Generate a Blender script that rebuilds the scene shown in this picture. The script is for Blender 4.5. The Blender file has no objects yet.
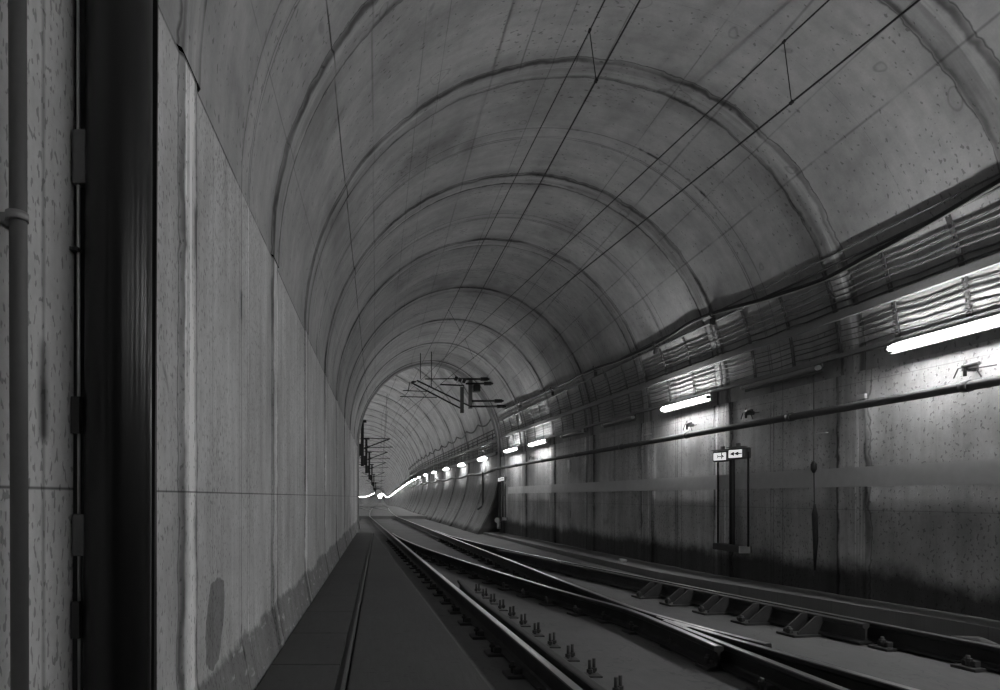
import bpy, bmesh, math, random
from mathutils import Vector, Matrix
random.seed(7)
scene = bpy.context.scene
C = scene.collection
F = 620.0            # focal length in pixels of a 1000 px wide frame
CX, CY = 380.0, 497.0
EYE = 1.07           # lens height above the walkway (walkway top is z = 0)
SLOPE = 0.0726       # the right wall closes in by this much per metre

# ------------------------------------------------------------------ materials
class E:
    def __init__(s, nt, k): s.nt, s.k = nt, k
    def _m(s, op, o=None, o2=None, clamp=False):
        n = s.nt.nodes.new('ShaderNodeMath'); n.operation = op; n.use_clamp = clamp
        for i, v in enumerate((s, o, o2)):
            if v is None: continue
            if isinstance(v, E): s.nt.links.new(v.k, n.inputs[i])
            else: n.inputs[i].default_value = v
        return E(s.nt, n.outputs[0])
    def __add__(s, o): return s._m('ADD', o)
    __radd__ = __add__
    def __sub__(s, o): return s._m('SUBTRACT', o)
    def __rsub__(s, o): return (s*-1.0)+o
    def __mul__(s, o): return s._m('MULTIPLY', o)
    __rmul__ = __mul__
    def abs(s): return s._m('ABSOLUTE')
    def max(s, o): return s._m('MAXIMUM', o)
    def min(s, o): return s._m('MINIMUM', o)
    def mod(s, o): return s._m('FLOORED_MODULO', o)
    def map(s, a, b, c=0.0, d=1.0):
        n = s.nt.nodes.new('ShaderNodeMapRange'); n.interpolation_type = 'SMOOTHSTEP'
        if a > b: a, b, c, d = b, a, d, c
        s.nt.links.new(s.k, n.inputs['Value'])
        for nm, v in (('From Min', a), ('From Max', b), ('To Min', c), ('To Max', d)): n.inputs[nm].default_value = v
        return E(s.nt, n.outputs['Result'])
    def peak(s, c, w): return (s-c).abs().map(w, 0.0)

class Mat:
    def __init__(s, name):
        s.m = bpy.data.materials.new(name); s.m.use_nodes = True; s.nt = s.m.node_tree
        s.b = s.nt.nodes['Principled BSDF']
    def uv(s):
        n = s.nt.nodes.new('ShaderNodeUVMap'); n.uv_map = 'UVMap'
        x = s.nt.nodes.new('ShaderNodeSeparateXYZ'); s.nt.links.new(n.outputs[0], x.inputs[0])
        return E(s.nt, x.outputs[0]), E(s.nt, x.outputs[1])
    def obj(s):
        n = s.nt.nodes.new('ShaderNodeTexCoord')
        x = s.nt.nodes.new('ShaderNodeSeparateXYZ'); s.nt.links.new(n.outputs['Object'], x.inputs[0])
        return [E(s.nt, x.outputs[i]) for i in range(3)]
    def attr(s, name):
        n = s.nt.nodes.new('ShaderNodeAttribute'); n.attribute_name = name
        return E(s.nt, n.outputs['Fac'])
    def noise(s, x, y, z=0.0, detail=3.0, rough=.55, sx=1.0):
        c = s.nt.nodes.new('ShaderNodeCombineXYZ')
        for i, v in enumerate((x, y, z)):
            if isinstance(v, E): s.nt.links.new(v.k, c.inputs[i])
            else: c.inputs[i].default_value = v
        n = s.nt.nodes.new('ShaderNodeTexNoise'); n.inputs['Scale'].default_value = sx
        n.inputs['Detail'].default_value = detail; n.inputs['Roughness'].default_value = rough
        s.nt.links.new(c.outputs[0], n.inputs['Vector'])
        return E(s.nt, n.outputs[0])
    def out(s, col, rough=.8, metal=0.0, bump=None, dist=.01, strength=.5, spec=.5):
        if isinstance(col, E):
            c = s.nt.nodes.new('ShaderNodeCombineColor')
            for i in range(3): s.nt.links.new(col.k, c.inputs[i])
            s.nt.links.new(c.outputs[0], s.b.inputs['Base Color'])
        else: s.b.inputs['Base Color'].default_value = (col, col, col, 1)
        if isinstance(rough, E): s.nt.links.new(rough.k, s.b.inputs['Roughness'])
        else: s.b.inputs['Roughness'].default_value = rough
        s.b.inputs['Metallic'].default_value = metal
        s.b.inputs['Specular IOR Level'].default_value = spec
        if bump is not None:
            n = s.nt.nodes.new('ShaderNodeBump'); n.inputs['Distance'].default_value = dist
            n.inputs['Strength'].default_value = strength
            s.nt.links.new(bump.k, n.inputs['Height']); s.nt.links.new(n.outputs[0], s.b.inputs['Normal'])
        return s.m

def lining_material(name, base, w, edge_amt, seams, which):
    m = Mat(name); u, v = m.uv(); jd = m.attr('joint'); jt = m.attr('hairline')
    n1 = m.noise(u*.9, v*1.3, 1.0, 6, .65)
    n2 = m.noise(u*9.0, v*9.0, 2.0, 6, .65)
    n3 = m.noise(u*.45, v*6.0, 3.0, 4, .6)         # runs down the lining
    grain = m.noise(u*60.0, v*60.0, 4.0, 2)
    col = base*(n1*1.1+.45)*(n2*.45+.78)*(n3*{'left': .9, 'right': .9, 'vault': .5}[which]+{'left': .55, 'right': .55, 'vault': .75}[which])*(grain*.16+.92)
    # pits left by the formwork
    pz = {'left': (34., 75.), 'right': (26., 34.), 'vault': (16., 30.)}[which]
    pk = m.noise(u*pz[0], v*pz[1], 5.0, 1.5, .5)
    dens = m.noise(u*.9, v*1.3, 8.0, 2)
    lim = {'left': .045, 'right': .03, 'vault': -.02}[which]
    pit = (pk + dens*.30).map(.80-lim, .84-lim)
    col = col*(1.0-pit*.42)
    # poured joint bands with dark ragged edges
    wob = (m.noise(u*2.3, v*2.3, 6.0, 3)-.5)*.13
    wob2 = (m.noise(u*9.0, v*9.0, 7.0, 2)-.5)*.03
    a = jd.abs()+wob+wob2
    patch = m.noise(u*1.1, v*1.1, 9.0, 2).map(.38, .62)
    edge = (a.peak(w, .045)*(patch*.45+.55)).max(a.peak(w+.03, .012)*.8)
    halo = a.map(w+.30, w)*(1.0-a.map(w, w-.03))*patch
    inner = a.map(w, w-.02)
    col = col*(1.0-edge*edge_amt)*(1.0-halo*{'left': .15, 'right': .45, 'vault': .30}[which])*(1.0+inner*((n3-.5)*1.2+{'left': .34, 'right': -.10, 'vault': -.14}[which]))
    # pale lime runs inside the bands
    lime = inner*m.noise(u*.35, v*16.0, 11.0, 2).map(.56, .68)
    col = col*(1.0+lime*{'left': .6, 'right': .7, 'vault': .25}[which])
    # hairline rings with black weeping spots
    hb = m.noise(u*2.2, v*.3, 12.0, 2)
    h = jt.abs()+wob2*.3
    col = col*(1.0-h.peak(0.0, .014)*.45)*(1.0-h.peak(0.0, .035)*hb.map(.60, .66)*.8)
    # long formwork seams
    x, y, z = m.obj()
    for (us, sw, amt, y0, y1) in seams:
        uu = u+(m.noise(v*.8, us*3.0, 2.0, 2)-.5)*.03
        s_ = uu.peak(us, sw)*(m.noise(v*1.4, us*7.0, 4.0, 3).map(.32, .55)*.8+.2)
        if y0 is not None: s_ = s_*v.map(y0, y0+.25)*v.map(y1, y1-.25)
        col = col*(1.0-s_*amt)
    if which == 'left':
        col = col*(1.0-u.peak(1.09+0.0, .006)*.75)
        for yy, aa in ((2.0, .5), (2.82, .35), (3.35, .3), (6.6, .45), (7.9, .35), (9.6, .4), (12.0, .3)):
            col = col*(1.0-(v+wob*.12).peak(yy, .008)*aa)
        # lime run down the first joint, widening to the floor
        run = (v+wob*.25-2.47).abs()+(u-1.3)*.035
        col = col*(1.0+run.map(.045, .02)*u.map(2.3, 1.5)*.22)
        # damp patch and splashed foot
        dx = (v-2.86+(u-.5)*-.22+wob*1.2).abs()*1.9; dz = (u-.50+wob*1.8+wob2*2.0).abs()*1.5
        col = col*(1.0-(dx.max(dz)+(dx+dz)*.35).map(.42, .40)*.52)
        foot = (u+(n2-.5)*.12+(m.noise(v*1.2, 3.0, 0., 3)-.5)*.25).map(.32, .27)
        col = col*(1.0-foot*.55)*(1.0+foot*m.noise(u*14., v*5., 4., 3).map(.58, .7)*.9)
        # black crack marks
        cr = (z*.9+v*1.1-3.75+wob).abs().map(.03, .0)*v.map(2.12, 2.2)*v.map(2.36, 2.28)*(n2.map(.4, .6))
        col = col*(1.0-cr*.5)
    if which == 'right':
        for zz, aa in ((.93, .3), (2.30, .3)):
            col = col*(1.0-(u+wob*.1).peak(zz, .008)*aa)
        mould = (u+(n1-.5)*.35+(n2-.5)*.10).map(.42, .18)
        col = col*(1.0-mould*.86)
        blot = m.noise(u*3.0, v*3.0, 15.0, 4).map(.60, .72)
        col = col*(1.0-blot*.25)
    if which == 'vault':
        dark = m.noise(u*.9, v*.5, 21.0, 3).map(.50, .72)
        col = col*(1.0-dark*.30)
        ringm = m.noise(u*2.1, v*2.1, 30., 1)
        col = col*(1.0-ringm.peak(.70, .012)*.25)
    bump = n2*.35+grain*.15-pit*.8+inner*.6-edge*.5
    return m.out(col, .86, 0, bump, .012, .45, .3)

def plain(name, c, rough=.6, metal=0.0, var=.25, scale=6.0, spec=.5, bump=.2):
    m = Mat(name); x, y, z = m.obj()
    n = m.noise(x*scale, y*scale, z*scale, 4, .6); g = m.noise(x*scale*9, y*scale*9, z*scale*9, 2)
    return m.out(c*(n*2*var+1-var)*(g*.2+.9), rough, metal, n+g*.4, .004, bump, spec)

def brush(name):
    nt = M[name].node_tree; b = nt.nodes['Principled BSDF']; b.inputs['Anisotropic'].default_value = .9
    b.inputs['Anisotropic Rotation'].default_value = .25
    n = nt.nodes.new('ShaderNodeTangent'); n.direction_type = 'RADIAL'; n.axis = 'Z'; nt.links.new(n.outputs[0], b.inputs['Tangent'])
def glow(name, s, c=1.0):
    m = bpy.data.materials.new(name); m.use_nodes = True; b = m.node_tree.nodes['Principled BSDF']
    b.inputs['Base Color'].default_value = (.8, .8, .8, 1)
    b.inputs['Emission Color'].default_value = (c, c, c, 1); b.inputs['Emission Strength'].default_value = s
    return m

LAMP = 84.0
M = {}
M['steel'] = plain('dull galvanised steel', .30, .5, .6, .3, 5)
M['dark_steel'] = plain('rusty dark steel', .06, .65, .3, .4, 9)
M['black'] = plain('black painted pipe', .006, .3, 0, .2, 3, .5, .02)
brush('black')
M['black_channel'] = plain('black riser channel', .010, .5, 0, .2, 3)
M['conduit'] = plain('dark grey conduit', .085, .55, 0, .15, 6)
M['bright'] = plain('bright galvanised rod', .55, .35, .8, .3, 20)
M['clamp'] = plain('dusty grey clamp', .14, .6, .2, .3, 20)
M['cable'] = plain('black cable sheath', .03, .5, 0, .3, 8)
M['grey_cable'] = plain('dusty grey cable sheath', .09, .6, 0, .3, 8)
M['wire'] = plain('sooty copper wire', .015, .5, .5, .2, 8)
M['pipe'] = plain('dusty fire main', .11, .8, 0, .25, 4)
M['tray'] = plain('galvanised tray', .22, .6, .1, .25, 5)
M['board'] = plain('painted grey handrail board', .56, .6, 0, .12, 1.5)
M['sign_body'] = plain('grey sign casing', .16, .5, 0, .15, 10)
M['sign_dark'] = plain('dark pictogram', .03, .5, 0, .1, 10)
M['white_paint'] = plain('white enamel', .7, .4, 0, .1, 5)
M['glow'] = glow('fluorescent diffuser', LAMP)
M['sign_glow'] = glow('backlit sign face', .75)
M['flood'] = glow('distant floodlight', 60.0)
M['off_tube'] = plain('unlit diffuser', .30, .25, 0, .1, 5)
def rail_mat():
    m = Mat('rail steel with polished head'); x, y, z = m.obj()
    n = m.noise(x*12, y*.8, z*12, 2); k = m.noise(x*6, y*6, z*6, 4)
    top = z.map(-.0135, -.0115)
    return m.out((k*.05+.035)*(1.0-top)+(top*(n*.2+.30)), top*-.40+.68+n*.06*top, .85)
M['rail'] = rail_mat()
def slab_mat():
    m = Mat('track slab concrete'); x, y, z = m.obj()
    n1 = m.noise(x*.8, y*.8, 0, 4); n2 = m.noise(x*14, y*5, 0, 5, .65); g = m.noise(x*70, y*70, 0, 2)
    spot = m.noise(x*30, y*30, 5., 2).map(.70, .76)
    crack = (m.noise(x*1.3, y*1.3, 7., 4)-.5).abs().map(.006, 0)
    col = .145*(n1*.7+.65)*(n2*.4+.8)*(g*.2+.9)*(1.0-spot*.35)*(1.0-crack*.25)
    return m.out(col, .85, 0, n2+g*.5, .006, .4, .3)
M['slab'] = slab_mat()
def walk_mat(name, b):
    m = Mat(name); x, y, z = m.obj()
    n1 = m.noise(x*1.1, y*.7, 0, 4); n2 = m.noise(x*26, y*4.5, 0, 4, .6); g = m.noise(x*80, y*80, 0, 2)
    dash = m.noise(x*9, y*38, 3., 2).map(.66, .70)
    col = b*(n1*.5+.75)*(n2*.35+.82)*(g*.2+.9)*(1.0-dash*.4)
    return m.out(col, .8, 0, n2+g*.5, .005, .4, .3)
M['walk'] = walk_mat('dirty walkway concrete', .085)
M['cover'] = walk_mat('trough cover concrete', .08)
M['ledge'] = walk_mat('duct ledge concrete', .2)
M['far_floor'] = walk_mat('dusty far trackbed', .22)

# ------------------------------------------------------------------ helpers
def link(name, me, mat, parent=None):
    if not me.materials: me.materials.append(mat)
    o = bpy.data.objects.new(name, me); C.objects.link(o)
    if parent is not None: o.parent = parent
    return o
def tag(o, label=None, cat=None, group=None, kind=None):
    if label: o['label'] = label
    if cat: o['category'] = cat
    if group: o['group'] = group
    if kind: o['kind'] = kind
    return o
def thing(name, loc, label, cat, group=None):
    o = bpy.data.objects.new(name, None); o.empty_display_size = .1; o.location = loc
    C.objects.link(o); return tag(o, label, cat, group)
class MB:
    """collects shapes into ONE mesh"""
    def __init__(s): s.b = bmesh.new()
    def box(s, c, d, rz=0.0, bev=0.0, rot=None):
        r = bmesh.ops.create_cube(s.b, size=1.0)
        vs = r['verts']
        mt = Matrix.Translation(c) @ (rot if rot else Matrix.Rotation(rz, 4, 'Z')) @ Matrix.Diagonal((*d, 1))
        bmesh.ops.transform(s.b, matrix=mt, verts=vs)
        if bev:
            es = list({e for v in vs for e in v.link_edges})
            bmesh.ops.bevel(s.b, geom=es, offset=bev, segments=2, affect='EDGES', profile=.6)
        return s
    def tube(s, pts, r, n=10, cap=True):
        pts = [Vector(p) for p in pts]; rs = r if isinstance(r, (list, tuple)) else [r]*len(pts)
        rings = []; up = None
        for i, p in enumerate(pts):
            t = (pts[min(i+1, len(pts)-1)]-pts[max(i-1, 0)]).normalized()
            if up is None: up = Vector((0, 0, 1)) if abs(t.z) < .9 else Vector((0, 1, 0))
            a = t.cross(up).normalized(); b = a.cross(t).normalized(); up = b
            rings.append([s.b.verts.new(p+(a*math.cos(q)+b*math.sin(q))*rs[i]) for q in [2*math.pi*k/n for k in range(n)]])
        for i in range(len(rings)-1):
            for k in range(n):
                f = s.b.faces.new((rings[i][k], rings[i][(k+1) % n], rings[i+1][(k+1) % n], rings[i+1][k])); f.smooth = n > 6
        if cap:
            s.b.faces.new(rings[0][::-1]); s.b.faces.new(rings[-1])
        return s
    def sweep(s, prof, pts):
        """profile (x across, z up) swept along points in plan, closed ends"""
        pts = [Vector(p) for p in pts]; rings = []
        for i, p in enumerate(pts):
            t = (pts[min(i+1, len(pts)-1)]-pts[max(i-1, 0)]); t.z = 0; t.normalize()
            a = Vector((t.y, -t.x, 0))
            rings.append([s.b.verts.new(p+a*x+Vector((0, 0, z))) for x, z in prof])
        n = len(prof)
        for i in range(len(rings)-1):
            for k in range(n):
                s.b.faces.new((rings[i][k], rings[i+1][k], rings[i+1][(k+1) % n], rings[i][(k+1) % n]))
        s.b.faces.new(rings[0]); s.b.faces.new(rings[-1][::-1])
        return s
    def prism(s, poly, y0, y1, axis='y'):
        a = [s.b.verts.new((x, y0, z)) for x, z in poly]; b = [s.b.verts.new((x, y1, z)) for x, z in poly]
        n = len(poly)
        for k in range(n): s.b.faces.new((a[k], a[(k+1) % n], b[(k+1) % n], b[k]))
        s.b.faces.new(a[::-1]); s.b.faces.new(b)
        return s
    def build(s, name, mat, parent=None):
        bmesh.ops.recalc_face_normals(s.b, faces=s.b.faces)
        me = bpy.data.meshes.new(name); s.b.to_mesh(me); s.b.free()
        return link(name, me, mat, parent)
def copy_tree(o, loc=None, label=None, group=None, rz=None):
    c = o.copy(); C.objects.link(c)
    if loc is not None: c.location = loc
    if rz is not None: c.rotation_euler = (0, 0, rz)
    if label: c['label'] = label
    if group: c['group'] = group
    for ch in list(o.children):
        d = ch.copy(); C.objects.link(d); d.parent = c; d.matrix_parent_inverse = ch.matrix_parent_inverse
        for g in list(ch.children):
            h = g.copy(); C.objects.link(h); h.parent = d; h.matrix_parent_inverse = g.matrix_parent_inverse
    return c
def interp(pts, y):
    if y <= pts[0][0]:
        (a, b), (c, d) = pts[0], pts[1]
    elif y >= pts[-1][0]:
        (a, b), (c, d) = pts[-2], pts[-1]
    else:
        for i in range(len(pts)-1):
            if pts[i][0] <= y <= pts[i+1][0]: (a, b), (c, d) = pts[i], pts[i+1]; break
    return b+(d-b)*(y-a)/(c-a)
def smooth_interp(pts, y):
    """Catmull-Rom through (y, x) points"""
    n = len(pts); i = 0
    if y <= pts[0][0] or y >= pts[-1][0]: return interp(pts, y)
    while pts[i+1][0] < y: i += 1
    p = [pts[max(0, i-1)], pts[i], pts[i+1], pts[min(n-1, i+2)]]
    t = (y-p[1][0])/(p[2][0]-p[1][0])
    m1 = (p[2][1]-p[0][1])/(p[2][0]-p[0][0])*(p[2][0]-p[1][0]); m2 = (p[3][1]-p[1][1])/(p[3][0]-p[1][0])*(p[2][0]-p[1][0])
    return (2*t**3-3*t*t+1)*p[1][1]+(t**3-2*t*t+t)*m1+(-2*t**3+3*t*t)*p[2][1]+(t**3-t*t)*m2
def frange(a, b, st):
    n = max(1, int(round((b-a)/st))); return [a+(b-a)*i/n for i in range(n+1)]

# ------------------------------------------------------------------ the bore we stand in
XL = -.76; ZSL = EYE+1.69; ZSR = EYE+1.35; ZC = EYE+4.53
PORTAL = 21.0; BACK = -9.0
def xw(y): return 5.65-SLOPE*y
def vault_at(y, x):
    c = (xw(y)+XL)/2; a = (xw(y)-XL)/2; t = min(1, abs(x-c)/a)
    zs = ZSL if x < c else ZSR
    return zs+(ZC-zs)*math.sqrt(max(0, 1-t*t))
def wall_x(y, z):
    """x of the right-hand lining at height z"""
    if z <= ZSR: return xw(y)
    c = (xw(y)+XL)/2; a = (xw(y)-XL)/2
    return c+a*math.sqrt(max(0, 1-((z-ZSR)/(ZC-ZSR))**2))
def hit(px, py, off=0.0):
    """where the line of sight through a pixel meets the right-hand lining"""
    lo, hi = .5, 60.0
    for _ in range(50):
        y = (lo+hi)/2; x = (px-CX)/F*y; z = EYE+(CY-py)/F*y
        ins = x < wall_x(y, z)-off and z < ZC
        if ins: lo = y
        else: hi = y
    return Vector(((px-CX)/F*lo, lo, EYE+(CY-py)/F*lo))
RINGS = [-8.6, -6.3, -4.1, -1.9, .4, 2.45, 4.45, 6.33, 8.6, 10.8, 13.3, 15.7, 18.1, 20.5]
HAIR = [1.4, 3.4, 7.4, 9.7, 12.2, 14.5, 16.9]
def near(lst, y): return min((y-r for r in lst), key=abs)
def surface(name, stations, prof, w, mat, lift, kind='structure'):
    """prof(y0) -> list of (x, z, u, nx, nz); lifted joint bands; joint + hairline attributes"""
    vs, uv, jd, jt = [], [], [], []; np_ = None
    for y0 in stations:
        P = prof(y0); np_ = len(P); d = near(RINGS, y0); h = near(HAIR, y0)
        for (x, z, u, nx, nz) in P:
            l = lift if abs(d) < w+.001 else 0
            y = y0+SLOPE*(x-XL)
            vs.append((x+nx*l, y, z+nz*l)); uv.append((u, y0)); jd.append(d); jt.append(h)
    fs = []
    for i in range(len(stations)-1):
        for k in range(np_-1):
            a = i*np_+k; fs.append((a, a+1, a+np_+1, a+np_))
    me = bpy.data.meshes.new(name); me.from_pydata(vs, [], fs)
    L = me.uv_layers.new(name='UVMap')
    for lp in me.loops: L.data[lp.index].uv = uv[lp.vertex_index]
    A = me.attributes.new('joint', 'FLOAT', 'POINT'); B = me.attributes.new('hairline', 'FLOAT', 'POINT')
    A.data.foreach_set('value', jd); B.data.foreach_set('value', jt)
    for p in me.polygons: p.use_smooth = True
    o = link(name, me, mat); o['kind'] = kind
    return o
def stations(w):
    s = set(round(v, 3) for v in frange(BACK-.6, PORTAL-.02, .25))
    for r in RINGS:
        for d in (-w-.02, -w, 0, w, w+.02): s.add(round(r+d, 3))
    for a, b in zip(RINGS, RINGS[1:]): s.add(round((a+b)/2, 3))
    for h in HAIR: s.add(h)
    for a, b in zip(HAIR, HAIR[1:]): s.add(round((a+b)/2, 3))
    return sorted(v for v in s if BACK-.6 <= v <= PORTAL)
def prof_left(y0):
    P = []
    for z in (-.3, 0, .08, .16, .24, .30, .34, .6, 1.0, 1.5, 2.0, 2.4, ZSL):
        x = XL+(.055*max(0, 1-max(z, 0)/.3))
        P.append((x, z, z, 1, 0))
    return P
def prof_vault(y0):
    yw = y0+SLOPE*5.5; xr = xw(yw); c = (xr+XL)/2; a = (xr-XL)/2; P = []; u = ZSL; last = None
    for i in range(61):
        t = math.pi*i/60; x = c-a*math.cos(t); s = math.sin(t)
        zs = ZSL if i <= 30 else ZSR; z = zs+(ZC-zs)*s
        if last: u += math.hypot(x-last[0], z-last[1])
        last = (x, z); P.append((x, z, u, -(x-c)/a, -s))
    return P
def prof_right(y0):
    xr = xw(y0+SLOPE*5.5)
    return [(xr, z, z, -1, 0) for z in (ZSR, 2.0, 1.6, 1.2, .8, .4, 0, -.3)]
VS = [(3.55, .010, .35, None, 0), (4.75, .02, .35, None, 0), (5.35, .012, .35, None, 0),
      (5.6, .008, .4, None, 0), (6.25, .02, .30, None, 0), (6.9, .010, .45, None, 0), (7.45, .012, .5, None, 0), (8.3, .012, .45, None, 0),
      (8.8, .02, .5, None, 0), (9.4, .014, .4, None, 0), (9.9, .02, .4, None, 0), (6.55, .015, .5, 4.9, 6.4), (7.15, .015, .5, 5.2, 6.4),
      (4.28, .014, .95, None, 0)]
M['lin_left'] = lining_material('board-marked concrete', .56, .085, .70, [(ZSL-.005, .016, .8, None, 0)], 'left')
M['lin_vault'] = lining_material('vault concrete', .40, .12, .78, VS, 'vault')
M['lin_right'] = lining_material('stained wall concrete', .52, .19, .72, [], 'right')
surface('wall_left', stations(.085), prof_left, .085, M['lin_left'], .012)
surface('ceiling', stations(.12), prof_vault, .12, M['lin_vault'], .016)
surface('wall_right', stations(.20), prof_right, .20, M['lin_right'], .022)

# rear end of the modelled bore, open like the real tunnel mouth is not: a plain bulkhead
def cap(name, y, poly, mat):
    me = bpy.data.meshes.new(name); me.from_pydata([(x, y+SLOPE*(x-XL), z) for x, z in poly], [], [tuple(range(len(poly)))])
    o = link(name, me, mat); o['kind'] = 'structure'; return o
pl = [(p[0], p[1]) for p in prof_left(BACK)]+[(p[0], p[1]) for p in prof_vault(BACK)[1:]]+[(p[0], p[1]) for p in prof_right(BACK)[1:]]
cap('wall_back', BACK-.5, pl, plain('bulkhead concrete', .3, .8))

# ------------------------------------------------------------------ the wide tunnel beyond
def fz(y):   # grade of the far tunnel
    return smooth_interp([(20, 0), (60, 0), (100, -.35), (160, -1.05), (240, -1.5), (330, -1.1), (420, -.2), (520, .9), (820, 3.6)], y)
def fxr(y): return smooth_interp([(21, 4.12), (30, 3.72), (38, 3.32), (46, 3.05), (60, 3.0), (600, 3.0)], y)
FR, FCZ = 4.9, 2.5
FRINGS = frange(23.6, 74.6, 3.4)+frange(82, 814, 6.0)
def far_pt(y, th, dr=0.0):
    cx = fxr(y)-FR; return (cx+(FR-dr)*math.cos(th), y, fz(y)+FCZ+(FR-dr)*math.sin(th))
TH0 = -math.asin((FCZ+.3)/FR)
def far_x(y, z): return fxr(y)-FR+math.sqrt(max(0, FR**2-(z-fz(y)-FCZ)**2))
fst = set(round(v, 3) for v in frange(PORTAL+.02, 80, .4)+frange(80, 820, 5))
for r in FRINGS:
    for d in (-.24, -.22, 0, .22, .24): fst.add(round(r+d, 3))
for a, b in zip(FRINGS, FRINGS[1:]): fst.add(round((a+b)/2, 3))
fst = sorted(fst)
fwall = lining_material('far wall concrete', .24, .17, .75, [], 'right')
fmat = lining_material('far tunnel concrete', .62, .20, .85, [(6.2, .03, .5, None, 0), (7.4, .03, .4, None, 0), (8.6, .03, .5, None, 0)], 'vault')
def far_surface(name, t0, t1, n, mat, uo):
    vs, uv, jd = [], [], []
    for y in fst:
        d = near(FRINGS, y)
        for k in range(n+1):
            th = t0+(t1-t0)*k/n
            vs.append(far_pt(y, th, .03 if abs(d) < .221 else 0)); uv.append((uo+FR*(th-TH0), y)); jd.append(d)
    fs = [(i*(n+1)+k, i*(n+1)+k+1, (i+1)*(n+1)+k+1, (i+1)*(n+1)+k) for i in range(len(fst)-1) for k in range(n)]
    me = bpy.data.meshes.new(name); me.from_pydata(vs, [], fs)
    L = me.uv_layers.new(name='UVMap')
    for lp in me.loops: L.data[lp.index].uv = uv[lp.vertex_index]
    A = me.attributes.new('joint', 'FLOAT', 'POINT'); A.data.foreach_set('value', jd)
    B = me.attributes.new('hairline', 'FLOAT', 'POINT'); B.data.foreach_set('value', [1.0]*len(vs))
    for p in me.polygons: p.use_smooth = True
    o = link(name, me, mat); o['kind'] = 'structure'
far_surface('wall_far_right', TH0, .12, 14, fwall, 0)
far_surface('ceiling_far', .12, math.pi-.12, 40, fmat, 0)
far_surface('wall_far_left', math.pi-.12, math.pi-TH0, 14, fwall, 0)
# bulkhead face that steps the wide bore down to ours (faces away from the lens)
b = MB(); inner = pl0 = [(p[0], p[1]) for p in prof_left(PORTAL)[1:]]+[(p[0], p[1]) for p in prof_vault(PORTAL)[1:]]+[(p[0], p[1]) for p in prof_right(PORTAL)[1:-1]]
cxp, czp = 1.65, 2.2
ins, outs = [], []
for (x, z) in inner:
    yy = PORTAL+.02+SLOPE*(x-XL)
    ins.append(b.b.verts.new((x, yy, z)))
    d = Vector((x-cxp, z-czp)).normalized(); t = .1
    while t < 14 and (Vector((cxp+d.x*t, czp+d.y*t))-Vector((fxr(21)-FR, FCZ))).length < FR+.12 and czp+d.y*t > -.35: t += .03
    outs.append(b.b.verts.new((cxp+d.x*t, yy, czp+d.y*t)))
for k in range(len(ins)-1): b.b.faces.new((ins[k], ins[k+1], outs[k+1], outs[k]))
o = b.build('wall_portal', plain('portal concrete', .3, .85)); o['kind'] = 'structure'
b = MB(); ra, rb = [], []
for z in (-.3, 0, .5, 1.0, 1.6, 2.2, 2.6):
    yy = PORTAL+.03+SLOPE*(fxr(21)-XL); ra.append(b.b.verts.new((far_x(21.1, z)-.02, PORTAL+.06, z))); rb.append(b.b.verts.new((xw(PORTAL)+.12, yy, z)))
for i in range(6): b.b.faces.new((ra[i], rb[i], rb[i+1], ra[i+1]))
o = b.build('wall_return', plain('return concrete', .12, .9)); o['kind'] = 'structure'
# a thick moulded lip round the mouth
b = MB()
lip = [(x, z) for x, z in inner]
ring0 = []
for dy, dr in ((-.28, 0), (-.28, .05), (.06, .05), (.06, 0)):
    row = []
    for (x, z) in lip:
        d = Vector((cxp-x, czp+.4-z)).normalized()
        if z < 2.4: d = Vector((1 if x < cxp else -1, 0))
        row.append(b.b.verts.new((x+d.x*dr, PORTAL+dy+SLOPE*(x-XL), z+d.y*dr)))
    ring0.append(row)
for i in range(3):
    for k in range(len(lip)-1):
        f = b.b.faces.new((ring0[i][k], ring0[i][k+1], ring0[i+1][k+1], ring0[i+1][k]))
o = b.build('trim_1', plain('portal lip concrete', .27, .85)); o['kind'] = 'structure'
# far end
me = bpy.data.meshes.new('wall_far_end')
pts = [far_pt(819, TH0+(math.pi-2*TH0)*k/40) for k in range(41)]
me.from_pydata(pts, [], [tuple(range(41))]); o = link('wall_far_end', me, plain('end concrete', .8, .9)); o['kind'] = 'structure'

# ------------------------------------------------------------------ rails, in plan
def rL(y): return 1.303-.0544*y if y < 34 else smooth_interp([(30, -.329), (34, -.547), (45, -.72), (60, -.72), (90, -.72), (600, -.72)], y)
def rR(y): return rL(y)+1.5
DP = [(-3, 4.75), (0, 3.88), (1.5, 3.50), (3.46, 3.01), (5.7, 2.48), (7.43, 2.04), (10.1, 1.50), (13.2, .95), (16.5, .53), (18.6, .365)]
OP = [(-3, 5.70), (0, 5.30), (2, 5.0), (3.5, 4.73), (4.5, 4.48), (5.66, 4.2), (6.8, 3.93), (8.17, 3.62), (9.6, 3.28), (11.75, 2.83), (13.95, 2.42), (17, 2.0), (20, 1.79)]
def rD(y): return smooth_interp(DP, y)
def rO(y): return smooth_interp(OP, y)
RT = -.01; RH = .172; SZ = -.20
RP = [(-.036, 0), (.036, 0), (.0365, -.035), (.012, -.05), (.009, -.13), (.02, -.148), (.07, -.16), (.07, -RH), (-.07, -RH), (-.07, -.16), (-.02, -.148), (-.009, -.13), (-.012, -.05), (-.0365, -.035)]
RP = [(-.036, -.007), (-.026, -.0022), (-.014, -.0004), (.014, -.0004), (.026, -.0022), (.036, -.007)]+RP[2:]
def rail(name, fn, y0, y1, label, cat='rail', group=None, dz=0.0, step=.5, far=False, mat='rail'):
    ys = frange(y0, y1, step)
    o = MB().sweep(RP, [(fn(y), y, RT+dz+(fz(y) if y > 40 else 0)) for y in ys]).build(name, M[mat])
    return tag(o, label, cat, group)
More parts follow.
